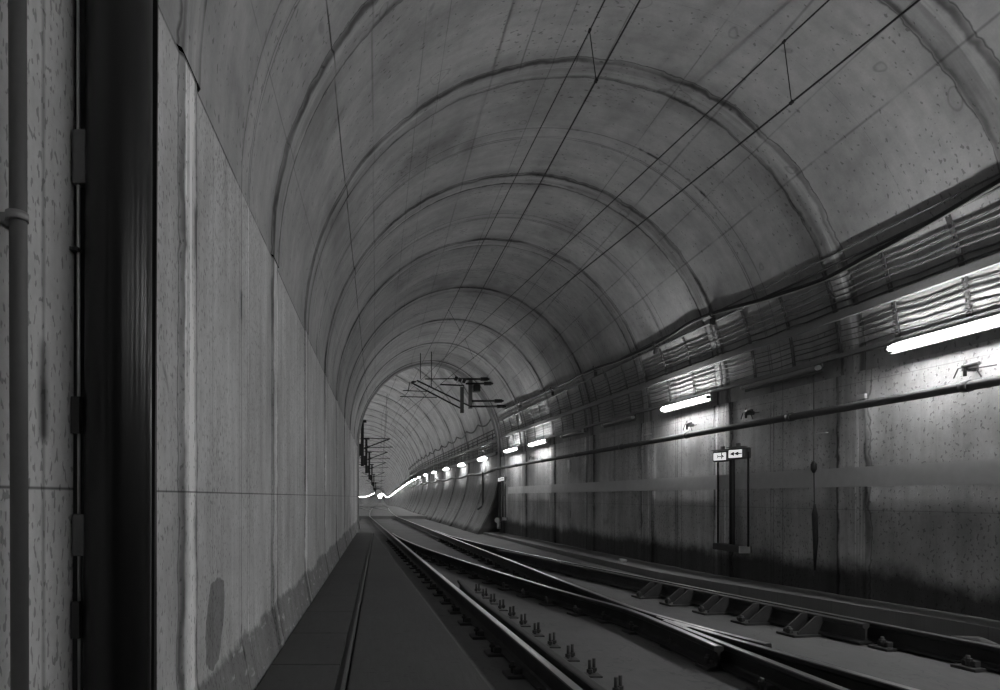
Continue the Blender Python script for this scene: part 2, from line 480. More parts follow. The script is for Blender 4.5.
# floor pieces
def floor_strip(name, fa, fb, y0, y1, z, mat, step=.5, thick=.3, kind='structure', zf=None):
    bm = bmesh.new(); rows = []
    for y in frange(y0, y1, step):
        zz = zf(y) if zf else z
        rows.append([bm.verts.new((fa(y), y, zz-thick)), bm.verts.new((fa(y), y, zz)), bm.verts.new((fb(y), y, zz)), bm.verts.new((fb(y), y, zz-thick))])
    for a, c in zip(rows, rows[1:]):
        for k in range(3): bm.faces.new((a[k], c[k], c[k+1], a[k+1]))
    bm.faces.new(rows[0]); bm.faces.new(rows[-1][::-1])
    bmesh.ops.recalc_face_normals(bm, faces=bm.faces)
    me = bpy.data.meshes.new(name); bm.to_mesh(me); bm.free()
    o = link(name, me, mat)
    if kind: o['kind'] = kind
    return o
PEND = 18.4
floor_strip('floor', lambda y: XL-.3, lambda y: xw(y)+.3, BACK-1.2, PORTAL+15.0, SZ, M['slab'])
floor_strip('floor_walkway', lambda y: -.18, lambda y: rL(y)-.50, BACK-.5, PEND, 0, M['walk'], thick=.25)
floor_strip('floor_trough_bed', lambda y: XL-.1, lambda y: -.18, BACK-.5, PEND, -.05, M['walk'], thick=.2)
floor_strip('floor_far', lambda y: -9, lambda y: 6, PORTAL+15.0, 820, 0, M['far_floor'], step=4.0, thick=.35, zf=lambda y: fz(y)-.05)
# dark sunk strips below the rails
LZ = [(-10, .05), (5.26, .02), (9.6, -.09), (20.6, -.13)]
LF = [(-9, 6.0), (0, 5.45), (4.91, 4.93), (6.32, 4.70), (9.42, 4.30), (14, 3.95), (20.6, 3.55)]
floor_strip('floor_duct_ledge', lambda y: smooth_interp(LF, y), lambda y: xw(y)+.1, BACK-.5, PORTAL+.4, 0, M['ledge'], thick=.32, zf=lambda y: interp(LZ, y))

# walkway trough covers
bm = MB(); ycs = []
y = 1.2; i = 0
while y < PEND-.5:
    ln = .92
    o = MB().box((-.475, y+ln/2, -.024), (.44, ln-.012, .048), bev=.004).build('trough_cover', M['cover'])
    tag(o, 'flat dark concrete trough cover slab in the row along the foot of the left wall', 'cover slab', 'trough covers along the left wall')
    if i == 0: first = o
    y += ln; i += 1
t = thing('edge_channel', (-.22, 0, 0), 'long metal edge channel running between trough covers and walkway', 'channel')
MB().box((.012, (PEND+1)/2, -.008), (.022, PEND-1, .03)).build('steel_edge', M['clamp'], t)
MB().box((-.018, (PEND+1)/2, -.025), (.03, PEND-1, .02)).build('groove_base', M['dark_steel'], t)

# rails proper
rail('running_rail', rL, -3, 40, 'leftmost running rail with polished top beside the walkway', step=.5)
# right rail of the straight track up to the crossing, then its wing
WR = [(4.58, 2.865), (5.1, 2.70), (5.6, 2.565), (6.05, 2.483), (6.6, 2.443)]
rail('running_rail', lambda y: smooth_interp(WR, y) if y < 6.6 else rR(y), 4.58, 40, 'running rail coming from far right that bends into the crossing as right wing', step=.3)
WD = [(4.5, 2.46), (5.0, 2.452), (5.5, 2.43), (5.9, 2.412), (6.4, 2.31)]
rail('running_rail', lambda y: smooth_interp(WD, y) if y < 6.4 else rD(y), 4.5, 18.6, 'curved closure rail sweeping from the leftmost rail to the crossing', step=.3)
rail('running_rail', lambda y: rR(y), -3, 5.45, 'rail leaving the crossing toward the bottom edge, left of the pair')
rail('running_rail', lambda y: rD(y), -3, 5.40, 'rail leaving the crossing toward the bottom edge, right of the pair')
rail('running_rail', rO, -3, 20, 'outer curved rail with polished top below the duct ledge')
nose = MB(); 
nose.prism([(0, 0)]*0 or [(-.03, -.17), (.03, -.17), (.03, 0), (-.03, 0)], 0, .01) if False else None
b = MB(); n = []
for y, hw in ((5.60, .008), (5.45, .018), (5.3, .030), (5.15, .045)):
    cxx = (rR(y)+rD(y))/2; n.append([b.b.verts.new((cxx+sx*hw, y, z)) for sx, z in ((-1, -.17), (-1, RT+.001), (1, RT+.001), (1, -.17))])
for a, c in zip(n, n[1:]):
    for k in range(4): b.b.faces.new((a[k], c[k], c[(k+1) % 4], a[(k+1) % 4]))
b.b.faces.new(n[0]); b.b.faces.new(n[-1][::-1])
tag(b.build('crossing_nose', M['rail']), 'pointed steel crossing nose shining where the two rails meet', 'crossing nose')
CKL = [(-3, .15), (7.3, .13), (8.2, .20)]
ck = rail('check_rail', lambda y: rL(y)+interp(CKL, y), -3, 8.15, 'dark check rail lying close to the right side of the leftmost rail', 'check rail', dz=-.005, mat='dark_steel')
CKO = [(5.3, -.13), (5.6, -.13), (12.0, -.13), (12.8, -.20)]
ck2 = rail('check_rail', lambda y: rO(y)+interp(CKO, y), 5.3, 12.8, 'dark check rail on angled brackets beside the outer curved rail', 'check rail', dz=.0, mat='dark_steel')
# far rails
rail('running_rail', lambda y: rL(y), 40, 500, 'distant left rail of the right-hand track running to the light', step=4)
rail('running_rail', lambda y: rL(y)+1.5, 40, 500, 'distant right rail of the right-hand track running to the light', step=4)
rail('running_rail', lambda y: rL(y)-3.9, 37, 500, 'distant left rail of the left-hand track', step=4)
rail('running_rail', lambda y: rL(y)-2.4, 37, 500, 'distant right rail of the left-hand track', step=4)
for k, (xa, xb) in enumerate(((0, -3.9), (1.5, -2.4), (-2.4, 1.5), (-3.9, 0))):
    ya, yb = 48, 92
    rail('crossover_rail', lambda y, xa=xa, xb=xb: rL(50)+xa+(xb-xa)*(y-ya)/(yb-ya), ya, yb,
         'distant thin crossover rail slanting between the two far tracks', 'rail', 'crossover rails between the far tracks', dz=.003, step=4)

# fasteners
def make_fastener():
    t = thing('rail_fastener', (0, 0, SZ), '', 'rail fastener')
    MB().box((0, 0, .012), (.36, .16, .024), bev=.004).build('base_plate', M['dark_steel'], t)
    for s in (-1, 1):
        MB().box((s*.095, 0, .045), (.06, .09, .045), bev=.008).build('clip', M['dark_steel'], t)
        b = MB(); b.tube([(s*.125, 0, .02), (s*.125, 0, .105)], .014, 8); b.tube([(s*.125, 0, .06), (s*.125, 0, .082)], .026, 6)
        b.build('bolt', M['dark_steel'], t)
    return t
def make_plain_fastener():
    b = MB(); b.box((0, 0, .012), (.36, .16, .024))
    for s in (-1, 1):
        b.box((s*.095, 0, .045), (.06, .09, .045)); b.tube([(s*.125, 0, .02), (s*.125, 0, .105)], .018, 6)
    o = b.build('rail_fastener', M['dark_steel']); tag(o, '', 'rail fastener'); return o
pf, pp = make_fastener(), make_plain_fastener(); used = [False, False]
def put(i, src, loc, rz, label, group):
    if not used[i]:
        used[i] = True; src.location = loc; src.rotation_euler = (0, 0, rz); src['label'] = label; src['group'] = group; return src
    return copy_tree(src, loc, label, group, rz)
for fn, y0, y1, lab, grp in ((rL, 3.2, 18.2, 'steel rail fastener bolted under the leftmost running rail', 'fasteners of the leftmost rail'),
                             (rR, 6.9, 18.2, 'steel rail fastener under the straight rail before the crossing', 'fasteners of the straight right rail'),
                             (rD, 6.7, 14.0, 'steel rail fastener under the curved closure rail', 'fasteners of the curved closure rail'),
                             (rO, 3.4, 14.0, 'steel rail fastener under the outer curved rail', 'fasteners of the outer rail')):
    y = y0
    while y < y1:
        rz = -math.atan((fn(y+.1)-fn(y-.1))/.2)
        i = 0 if y < 8.5 else 1
        put(i, (pf, pp)[i], (fn(y), y, SZ+(0 if i == 0 else 0)), rz, lab, grp); y += .6
for y in (3.4, 4.0, 4.6, 5.2, 5.8, 6.3):
    put(0, pf, ((rR(y)+rD(y))/2 if y > 5 else rR(y), y, SZ), .06, 'steel rail fastener beneath the crossing rails', 'fasteners around the crossing')
# twin stud plates beside the left check rail
def make_studs():
    t = thing('stud_plate', (0, 0, SZ), '', 'stud plate')
    MB().box((0, 0, .006), (.12, .10, .012), bev=.003).build('base_plate', M['dark_steel'], t)
    for s in (-1, 1):
        b = MB(); b.tube([(s*.022, s*.02, .02), (s*.022, s*.02, .12)], .012, 8); b.tube([(s*.022, s*.02, .03), (s*.022, s*.02, .055)], .022, 6)
        b.build('stud', M['dark_steel'], t)
    return t
st = make_studs(); k = 0; y = 3.55
while y < 8.3:
    loc = (rL(y)+.44, y, SZ); lab = 'plate with two upright studs standing in the row right of the left check rail'
    g = 'stud plates along the left check rail'
    if k == 0: st.location = loc; st['label'] = lab; st['group'] = g
    else: copy_tree(st, loc, lab, g)
    k += 1; y += .425
# angled brackets holding the outer check rail
def make_bracket():
    t = thing('check_rail_bracket', (0, 0, SZ), '', 'bracket')
    for s in (-1, 1):
        b = MB(); b.prism([(.0, .185), (.0, .155), (-.03, .12), (-.10, .0), (-.29, .0), (-.29, .045), (-.10, .185)], s*.075-.008, s*.075+.008)
        b.build('gusset', M['dark_steel'], t)
    MB().box((-.17, 0, .012), (.36, .20, .022), bev=.003).build('base_plate', M['dark_steel'], t)
    b = MB(); b.tube([(-.31, 0, .02), (-.31, 0, .085)], .02, 8); b.tube([(-.31, 0, .03), (-.31, 0, .065)], .034, 6); b.build('bolt', M['dark_steel'], t)
    return t
br = make_bracket()
labs = ['black angled check rail bracket nearest the cut end of the rail', 'second black angled check rail bracket from the cut rail end',
        'middle black angled bracket of the five holding the check rail', 'fourth black angled check rail bracket from the cut rail end',
        'smallest, farthest clear black angled bracket holding the check rail']
for k in range(5):
    y = 5.74+.53*k; loc = (rO(y)-.13, y, SZ); rz = .19
    lab = labs[k] if k < 5 else 'tiny dark bracket in the distant shade of the check rail'
    g = 'check rail brackets' if k < 5 else 'distant check rail brackets'
    if k == 0: br.location = loc; br.rotation_euler = (0, 0, rz); br['label'] = lab; br['group'] = g
    else: copy_tree(br, loc, lab, g, rz)

# ------------------------------------------------------------------ lamps
WROT = math.atan(SLOPE)
def make_lamp(lit, name, ln=1.26):
    t = thing(name, (0, 0, 0), '', 'lamp')
    MB().box((.004, 0, .0), (.02, ln+.06, .11), bev=.006).build('housing', M['clamp'], t)
    b = MB(); n = 12; pr = [(0, -ln/2-.02), (.035, -ln/2), (.047, -ln/2+.06), (.047, ln/2-.06), (.035, ln/2), (0, ln/2+.02)]
    b.tube([(-.04, -ln/2, 0), (-.04, -ln/2+.04, 0), (-.04, ln/2-.04, 0), (-.04, ln/2, 0)], [.018, .031, .031, .018], 14)
    b.build('diffuser', M['glow'] if lit else M['off_tube'], t)
    for s in (-1, 1):
        MB().tube([(-.04, s*(ln/2), 0), (-.04, s*(ln/2+.035), 0)], .028, 12).build('end_cap', M['white_paint'] if not lit else M['tray'], t)
    for s in (-1, 1): MB().box((.08, s*.4, .0), (.15, .03, .02)).build('bracket', M['steel'], t)
    return t
litp, offp = make_lamp(True, 'tube_lamp'), make_lamp(False, 'tube_lamp')
LZ0 = EYE+1.46
lit_l = {5.47: 'large lit white tube lamp at the right edge, closest of all', 9.72: 'lit white tube lamp up the wall from the exit signs',
         16.8: 'lit tube lamp, right of the close pair near the tunnel narrowing', 19.3: 'lit tube lamp, left of the close pair near the tunnel narrowing'}
off_l = {7.65: 'unlit tube lamp between the two largest lit lamps', 12.0: 'unlit tube lamp just beyond the second lit lamp',
         14.3: 'unlit tube lamp nearer the bright pair by the tunnel narrowing'}
first = {True: True, False: True}
def lamp(y, lit, label, group=None):
    src = litp if lit else offp; loc = (xw(y)-.155, y, LZ0)
    if first[lit]:
        first[lit] = False; src.location = loc; src.rotation_euler = (0, 0, WROT); src['label'] = label
        if group: src['group'] = group
        return src
    return copy_tree(src, loc, label, group, WROT)
for y, l in lit_l.items(): lamp(y, True, l)
for y, l in off_l.items(): lamp(y, False, l)
for y in (3.5, 1.3, -.9, -3.1, -5.3, -7.5): lamp(y, True, 'lit tube lamp on the right wall behind the viewpoint', 'wall lamps behind the viewpoint')
# far lamps: one mesh each, shared
def far_lamp():
    t = thing('tube_lamp', (0, 0, 0), 'tiny lit tube lamp in the distant row', 'lamp', 'distant tube lamps')
    MB().box((.06, 0, 0), (.02, 1.3, .16)).build('housing', M['tray'], t)
    MB().tube([(0, -.62, 0), (0, .62, 0)], .05, 8).build('diffuser', M['glow'], t)
    return t
fl = far_lamp(); k = 0
fy = [23.6, 28.1, 32.6, 37.1]+frange(41.6, 140, 4.9)+frange(145, 500, 7.5)+frange(515, 815, 15.0)
for side in (1, -1):
    for y in fy:
        z = fz(y)+LZ0; xx = far_x(y, z)
        if side < 0: xx = 2*(fxr(y)-FR)-xx
        dr = (fxr(y+.5)-fxr(y-.5))
        loc = (xx-side*.12, y, z)
        lab = 'tiny lit tube lamp in the distant row along the %s wall' % ('right' if side > 0 else 'left')
        g = 'distant tube lamps on the %s wall' % ('right' if side > 0 else 'left')
        if k == 0: fl.location = loc; fl.rotation_euler = (0, 0, -math.atan(dr)); fl['label'] = lab; fl['group'] = g
        else: copy_tree(fl, loc, lab, g, -math.atan(dr)+(math.pi if side < 0 else 0))
        k += 1
t = thing('floodlight', (0, 262, fz(262)+2.9), 'small brilliant round light at the vanishing point', 'floodlight')
MB().tube([(0, 0, 0), (0, .3, 0)], [.6, .5], 16).build('casing', M['dark_steel'], t)
MB().tube([(0, -.05, 0), (0, -.01, 0)], [.72, .82], 16).build('lens', M['flood'], t)
MB().box((0, .2, -1.5), (.12, .12, 3.0)).build('post', M['dark_steel'], t)

# ------------------------------------------------------------------ right wall services
def along(y0, y1, off, z, st=.6):
    return [(wall_x(y, z)-off, y, z) for y in frange(y0, y1, st)]
t = thing('fire_main', (0, 0, 0), 'long straight grey water pipe along the right wall under the lamps', 'pipe')
MB().tube(along(-4, 21.3, .20, EYE+.955, 2.0), .042, 14).build('pipe', M['pipe'], t)
for y in (5.35, 7.42, 9.6, 11.8, 14.0, 16.3, 18.6, 20.7):
    b = MB(); x = xw(y)
    b.tube([(x-.20, y-.035, EYE+.955), (x-.20, y+.035, EYE+.955)], .052, 12); b.box((x-.10, y, EYE+.955), (.20, .025, .025))
    b.build('pipe_clamp', M['conduit'], t)
# far continuation
t2 = thing('fire_main', (0, 0, 0), 'distant dark water pipe on the curved wall beyond the narrowing', 'pipe')
MB().tube([(far_x(y, EYE+.95)-.13, y, EYE+.95-.08*abs(math.sin((y-21.5)*.7))) for y in frange(21.4, 60, .8)], .05, 8).build('pipe', M['conduit'], t2)
y = 22.6; x = far_x(y, 1.5)-.2
MB().tube([(x, y, EYE+.9), (x, y, .75), (x-.2, y-.1, .62)], .04, 8).build('drop_pipe', M['conduit'], t2)
# stand-off clips above the pipe
def make_valve():
    t = thing('pipe_nozzle', (0, 0, 0), '', 'nozzle')
    MB().tube([(-.10, -.12, .12), (-.10, .02, .12)], .018, 8).build('nozzle', M['conduit'], t)
    b = MB(); b.tube([(-.10, 0, .17), (-.10, 0, .03)], .014, 8); b.tube([(-.10, .10, .03), (-.10, .06, .11), (-.10, .02, .11)], .006, 6)
    b.tube([(-.10, -.26, .075), (-.10, -.03, .085)], .007, 6); b.tube([(-.10, -.14, .0), (-.10, -.10, .07), (-.10, -.03, .07)], .006, 6); b.build('bracket', M['conduit'], t)
    MB().box((-.05, 0, .10), (.12, .05, .05), bev=.01).build('mount', M['conduit'], t)
    return t
vv = make_valve()
for k, (y, lab) in enumerate(((5.45, 'small dark nozzle and bracket above the pipe under the large lamp'),
                              (9.75, 'small dark nozzle on the wall below the second lit lamp'),
                              (8.35, 'small dark nozzle in shade right of the exit signs'),
                              (17.6, 'tiny dark nozzle above the pipe near the close lamp pair'))):
    loc = (xw(y)-.02, y, EYE+1.03)
    if k == 0: vv.location = loc; vv.rotation_euler = (0, 0, WROT); vv['label'] = lab
    else: copy_tree(vv, loc, lab, None, WROT)
# handrail board
t = thing('wall_board', (0, 0, 0), 'long flat pale grey board along the right wall at waist height', 'board')
ys = frange(-4, 20.2, .8)
b = MB(); b.sweep([(-.012, -.105), (.012, -.105), (.012, .105), (-.012, .105)], [(xw(y)-.06, y, EYE+.215) for y in frange(-4, 16.0, .8)]); b.build('board', M['board'], t)
b = MB(); b.sweep([(-.012, -.105), (.012, -.105), (.012, .105), (-.012, .105)], [(xw(y)-.062, y, EYE+.215) for y in frange(16.02, 20.0, .8)]); b.build('end_board', plain('paler board end', .75, .5), t)
for y in frange(3.0, 19.5, 2.2):
    MB().box((xw(y)-.03, y, EYE+.215), (.06, .05, .16)).build('stand_off', M['steel'], t)

# cable trays
def tray(z, off, hgt, label, y0=-2.0, y1=20.8, gap=None):
    t = thing('cable_tray', (0, 0, 0), label, 'cable tray')
    prof = [(-.018, -hgt/2), (.03, -hgt/2), (.03, -hgt/2+.006), (-.010, -hgt/2+.006), (-.010, hgt/2-.006), (.006, hgt/2-.006), (.006, hgt/2), (-.018, hgt/2)]
    b = MB(); b.sweep(prof, [(wall_x(y, z)-off, y, z) for y in frange(y0, y1, .6)]); b.build('rail', M['tray'], t)
    return t
t = tray(EYE+1.99, .055, .085, 'upper galvanised cable tray rail along the right haunch')
y = 3.4; ys = []
while y < 20.8: ys.append(y); y += .70
for y in ys:
    b = MB(); zs = [EYE+1.56+(.94)*k/10 for k in range(11)]
    off = .014
    pts = [(wall_x(y, z)-off, y, z) for z in zs]
    b.sweep  # strip built as short plates with slots between them
    for i in range(10):
        p, q = Vector(pts[i]), Vector(pts[i+1]); m_ = (p+q)/2
        ang = math.atan2(q.x-p.x, q.z-p.z)
        b.box(m_, (.012, .045, (q-p).length*(.62)), rot=Matrix.Rotation(ang, 4, 'Y'))
        for s in (-1, 1): b.box(m_+Vector((0, s*.018, 0)), (.012, .010, (q-p).length*1.02), rot=Matrix.Rotation(ang, 4, 'Y'))
    b.build('hanger_strip', M['conduit'], t)
tray(EYE+1.56, .058, .045, 'lower galvanised tray rail just above the tube lamps')
# cables lying along the racks
k = 0
for (z, r, m, lab) in ((1.60, .012, 'grey_cable', 'lowest'), (1.66, .010, 'grey_cable', ''), (1.72, .014, 'conduit', ''), (1.78, .012, 'grey_cable', ''), (1.84, .016, 'conduit', ''),
                       (1.90, .012, 'grey_cable', ''), (2.08, .02, 'conduit', ''), (2.15, .02, 'cable', ''), (2.21, .016, 'conduit', ''), (2.27, .018, 'cable', ''),
                       (2.33, .012, 'conduit', ''), (2.39, .014, 'cable', '')):
    pts = []
    ph = random.random()*6
    for y in frange(-2, 20.8, .233):
        zz = EYE+z-.016*abs(math.sin((y-3.4)/.70*math.pi))*(1+.6*math.sin(ph+y*.9)); pts.append((wall_x(y, zz)-.006-r*.5, y, zz))
    o = MB().tube(pts, r*.5, 6).build('rack_cable', M[{'cable': 'conduit', 'conduit': 'conduit', 'grey_cable': 'grey_cable'}[m]])
    up = z > 2
    tag(o, 'thin dusty cable in the bundle %s the upper tray rail' % ('above' if up else 'below'), 'cable', 'rack cables %s the tray rail' % ('above' if up else 'below'))
# thin pale conduit above the racks
o = MB().tube([(wall_x(y, EYE+2.62)-.018, y, EYE+2.62) for y in frange(-2, 20.8, .6)], .010, 8).build('wall_conduit', M['clamp'])
tag(o, 'thin pale conduit running just under the thick black cable', 'conduit')
o = MB().tube([(wall_x(y, EYE+2.52)-.02, y, EYE+2.52) for y in frange(-2, 20.8, .6)], .015, 8).build('wall_conduit', M['conduit'])
tag(o, 'thin dark conduit below the pale one on the right haunch', 'conduit')
# thick black cable on hooks
pp_ = [(1075, 141), (1000, 180), (930, 222), (860, 260), (828, 277.6), (796, 288.8), (764, 299), (727, 308.8), (712, 313), (690, 322), (672, 334), (655, 344), (638, 352), (615, 362), (595, 368),
       (580, 375), (562, 385), (552, 388.5), (542, 394), (530, 399), (520, 402), (512, 406), (505, 409)]
pts = [hit(px, py, .032) for px, py in pp_]
pts2 = []
for i in range(len(pts)-1):
    for j in range(4): pts2.append(pts[i].lerp(pts[i+1], j/4))
pts2.append(pts[-1])
for _ in range(2): pts2 = [pts2[0]]+[(pts2[i-1]+pts2[i]*2+pts2[i+1])/4 for i in range(1, len(pts2)-1)]+[pts2[-1]]
t = thing('feeder_cable', (0, 0, 0), 'thick black cable looping between hooks on the right haunch', 'cable')
MB().tube(pts2, .022, 8).build('sheath', M['cable'], t)
MB().tube([p+Vector((-.012, 0, -.035)) for p in pts2[:60]], .007, 6).build('earth_wire', M['bright'], t)
for i, (px, py) in enumerate(((712, 313), (655, 344), (595, 368), (552, 388.5), (520, 402))):
    p = hit(px, py, .07)
    b = MB(); b.box(p+Vector((.035, 0, 0)), (.1, .05, .03)); b.tube([p+Vector((-.03, 0, .04)), p+Vector((-.045, 0, -.02)), p+Vector((-.01, 0, -.05)), p+Vector((.04, 0, -.03))], .012, 6)
    b.box(p+Vector((.02, .02, -.12)), (.06, .06, .10), bev=.01); b.build('hook', M['cable'], t)
# far racks
for z, lab in ((EYE+1.95, 'distant pale tray rail, upper of two beyond the narrowing'), (EYE+1.5, 'distant pale tray rail, lower of two beyond the narrowing')):
    t = thing('cable_tray', (0, 0, 0), lab, 'cable tray')
    MB().sweep([(-.02, -.05), (.05, -.05), (.05, .05), (-.02, .05)], [(far_x(y, z+fz(y))-.12, y, z+fz(y)) for y in frange(21.3, 150, 1.2)]).build('rail', M['tray'], t)
    if z > 2.8:
        for y in frange(22, 60, .9):
            x = far_x(y, z)-.05
            b = MB(); b.sweep([(-.015, -.45), (.015, -.45), (.015, .45), (-.015, .45)], [(x, y-.03, z), (x, y+.03, z)]); b.build('hanger_strip', M['conduit'], t)
for j, z in enumerate((1.62, 1.75, 1.86, 2.08, 2.2, 2.32)):
    o = MB().tube([(far_x(y, EYE+z)-.09, y, EYE+z) for y in frange(21.3, 60, .8)], .022, 6).build('rack_cable', M['conduit'])
    tag(o, 'distant dusty cable on the racks beyond the narrowing', 'cable', 'distant rack cables')
pts = []
for y in frange(21.3, 60, .3):
    z = EYE+2.75-.16*abs(math.sin((y-21.3)/2.4*math.pi)); pts.append((far_x(y, z)-.08, y, z))
tag(MB().tube(pts, .03, 6).build('feeder_cable', M['cable']), 'distant black cable hanging in loops along the far right wall', 'cable')

# exit sign cluster
def exit_sign(kind, label):
    """faces -x, centred on its own origin; long side along y"""
    t = thing('exit_sign', (0, 0, 0), label, 'sign')
    b = MB(); b.box((-.03, 0, 0), (.06, .33, .155), bev=.02); b.build('casing', M['sign_body'], t)
    b = MB(); b.box((-.061, .035, 0), (.006, .21, .105), bev=.002); b.build('lit_face', M['sign_glow'], t)
    b = MB(); b.box((-.061, -.10, 0), (.006, .05, .10), bev=.002); b.build('side_face', M['steel'], t)
    b = MB(); b.box((-.05, .02, .092), (.10, .26, .012), bev=.004); b.box((-.02, .02, .12), (.03, .05, .05)); b.build('hood', M['tray'], t)
    g = MB()
    def tri(y0, y1, h):   # a triangle pointing to y1
        v = [g.b.verts.new((x, yy, zz)) for x in (-.0665, -.0645) for yy, zz in ((y0, h), (y0, -h), (y1, 0))]
        g.b.faces.new(v[:3]); g.b.faces.new(v[3:][::-1])
        for a, c in ((0, 1), (1, 2), (2, 0)): g.b.faces.new((v[a], v[c], v[c+3], v[a+3]))
    if kind == 'arrows':
        tri(.05, .12, .030); tri(-.02, .05, .030); g.box((-.0655, -.045, 0), (.002, .05, .014))
    else:
        g.box((-.0655, .065, 0), (.002, .012, .055)); g.box((-.0655, .03, 0), (.002, .06, .012)); g.box((-.0655, .0, .018), (.002, .014, .03)); tri(-.01, -.045, .022)
        g.tube([(-.0665, .0, .042), (-.0645, .0, .042)], .010, 8); g.box((-.0655, -.0, -.022), (.002, .012, .035))
    g.build('pictogram', M['sign_dark'], t)
    return t
for yb, far in ((8.68, False), (20.55, True)):
    zz = EYE+.59
    sfx = ('beside the tunnel narrowing' if far else 'under the second lit lamp')
    a = exit_sign('figure', 'small lit exit sign with figure, left of the two ' + sfx); a.location = (xw(yb+.18)-.07, yb+.19, zz-.01); a.rotation_euler = (0, 0, WROT+.25)
    c = exit_sign('arrows', 'small lit exit sign with double arrow, right of the two ' + sfx); c.location = (xw(yb-.17)-.08, yb-.17, zz+.005); c.rotation_euler = (0, 0, WROT+.25)
    t = thing('conduit_riser', (0, 0, 0), 'dark vertical conduits running down from the exit signs ' + sfx, 'conduit')
    for dy in (-.33, -.02, .04, .33):
        y = yb+dy; MB().tube([(xw(y)-.085, y, zz+.02), (xw(y)-.085, y, .40)], .014 if abs(dy) > .1 else .02, 8).build('conduit', M['cable' if dy != -.02 else 'conduit'], t)
    b = MB(); b.box((xw(yb)-.10, yb, .36), (.16, .62, .09), bev=.01, rz=WROT); b.build('junction_box', M['cable'], t)
    b = MB(); b.box((xw(yb)-.10, yb-.315, .36), (.15, .03, .10), bev=.008, rz=WROT); b.build('end_plate', M['white_paint'], t)
    if far:
        b = MB(); b.tube([(xw(yb)-.28, yb, .30), (xw(yb)-.2, yb+.1, .30)], .09, 10); b.build('valve', M['white_paint'], t)
        b = MB(); b.tube([(xw(yb)-.22, yb, .22), (xw(yb)-.22, yb, .02)], .06, 10); b.build('valve_base', M['white_paint'], t)
# small pale fittings on the wall
for (px, py, w_, h_, lab) in ((569, 464, .14, .20, 'small white fitting hanging under the pipe'), (862, 396.5, .10, .05, 'small pale plate clipped above the pipe beside the pale joint'),
                              (822, 433, .16, .012, 'thin pale strip fixed below the pipe'), (648, 434.5, .22, .015, 'thin pale strip above the pipe left of the second lamp')):
    p = hit(px, py, .03); b = MB(); b.box((0, 0, 0), (.03, w_, h_), bev=.004)
    if h_ > .1: b.box((0, 0, -.14), (.02, .05, .10))
    o = b.build('wall_fitting', M['white_paint']); o.location = p; o.rotation_euler = (0, 0, WROT); tag(o, lab, 'fitting')
# hanging plumb cord with weights between sign and pale joint
y = 7.2; t = thing('hanging_cord', (xw(y)-.09, y, 0), 'thin cord with dark weight hanging down the right wall over the board', 'cord')
MB().tube([(0, 0, EYE+1.48), (0.0, 0, EYE+.4), (.01, 0, EYE-.3), (0, 0, .15)], .007, 6).build('cord', M['conduit'], t)
MB().tube([(0, 0, EYE+.42), (0, 0, EYE+.38), (0, 0, EYE+.32), (0, 0, EYE+.28)], [.01, .032, .032, .012], 10).build('weight', M['cable'], t)
MB().tube([(.01, 0, EYE-.08), (.01, 0, EYE-.2), (.02, 0, EYE-.5), (.01, 0, EYE-.85)], [.01, .03, .028, .012], 8).build('lower_weight', M['cable'], t)
# white lump on the ledge
y = 11.2; o = MB().box((xw(y)-.45, y, interp(LZ, y)+.025), (.10, .16, .05), bev=.02).build('rubble_piece', M['white_paint'])
tag(o, 'small white lump of debris on the duct ledge', 'debris')
y = 5.0; o = MB().tube([(smooth_interp(LF, y)-.12, y-.18, SZ+.10), (smooth_interp(LF, y)-.08, y, SZ+.10), (smooth_interp(LF, y)-.12, y+.2, SZ+.09)], [.03, .045, .02], 7).build('rubble_piece', M['ledge'])
tag(o, 'broken piece of concrete behind the outer rail near the right edge', 'debris')

# ------------------------------------------------------------------ left wall foreground services
def lean(px_top, px_bot, x, z0=-.05, z1=3.3):
    """vertical run at wall distance x whose ends sit under the two frame positions"""
    y0 = -x*F/(CX-px_top); y1 = -x*F/(CX-px_bot)
    return y0, y1
t = thing('wall_conduit', (0, 0, 0), 'dark grey vertical conduit at the extreme left edge', 'conduit')
y0, y1 = lean(17, 19.5, -.72)
MB().tube([(-.72, y1+.005, 0.0), (-.72, y0-.005, 3.2)], .0165, 16).build('conduit', M['conduit'], t)
z = EYE+(CY-217)*y0/F
b = MB(); b.tube([(-.72, y0, z-.008), (-.72, y0, z+.008)], .021, 16); b.box((-.745, y0+.02, z), (.02, .05, .016)); b.build('clamp', M['steel'], t)
t = thing('earthing_rod', (0, 0, 0), 'thin shiny vertical rod with two grey clamps left of the black pipe', 'rod')
y0, y1 = lean(77, 80, -.742)
MB().tube([(-.742, y1, 0.0), (-.742, y0, 3.3)], .0042, 10).build('rod', M['bright'], t)
for (ya, yb_, w_) in ((130, 184, .036), (514, 556, .036)):
    za = EYE+(CY-ya)*y0/F; zb = EYE+(CY-yb_)*y0/F
    b = MB(); b.box((-.735, y0+.02, (za+zb)/2), (.034, w_+.015, abs(za-zb)), bev=.004); b.build('clamp', M['clamp'], t)
for yy in (250, 415, 620):
    z = EYE+(CY-yy)*y0/F; b = MB(); b.box((-.745, y0+.005, z), (.02, .035 if yy == 250 else .018, .008 if yy == 250 else .09)); b.build('clip', M['cable'], t)
MB().box((-.757, (y0+y1)/2+.035, 1.65), (.006, .012, 3.3)).build('back_strip', M['clamp'], t)
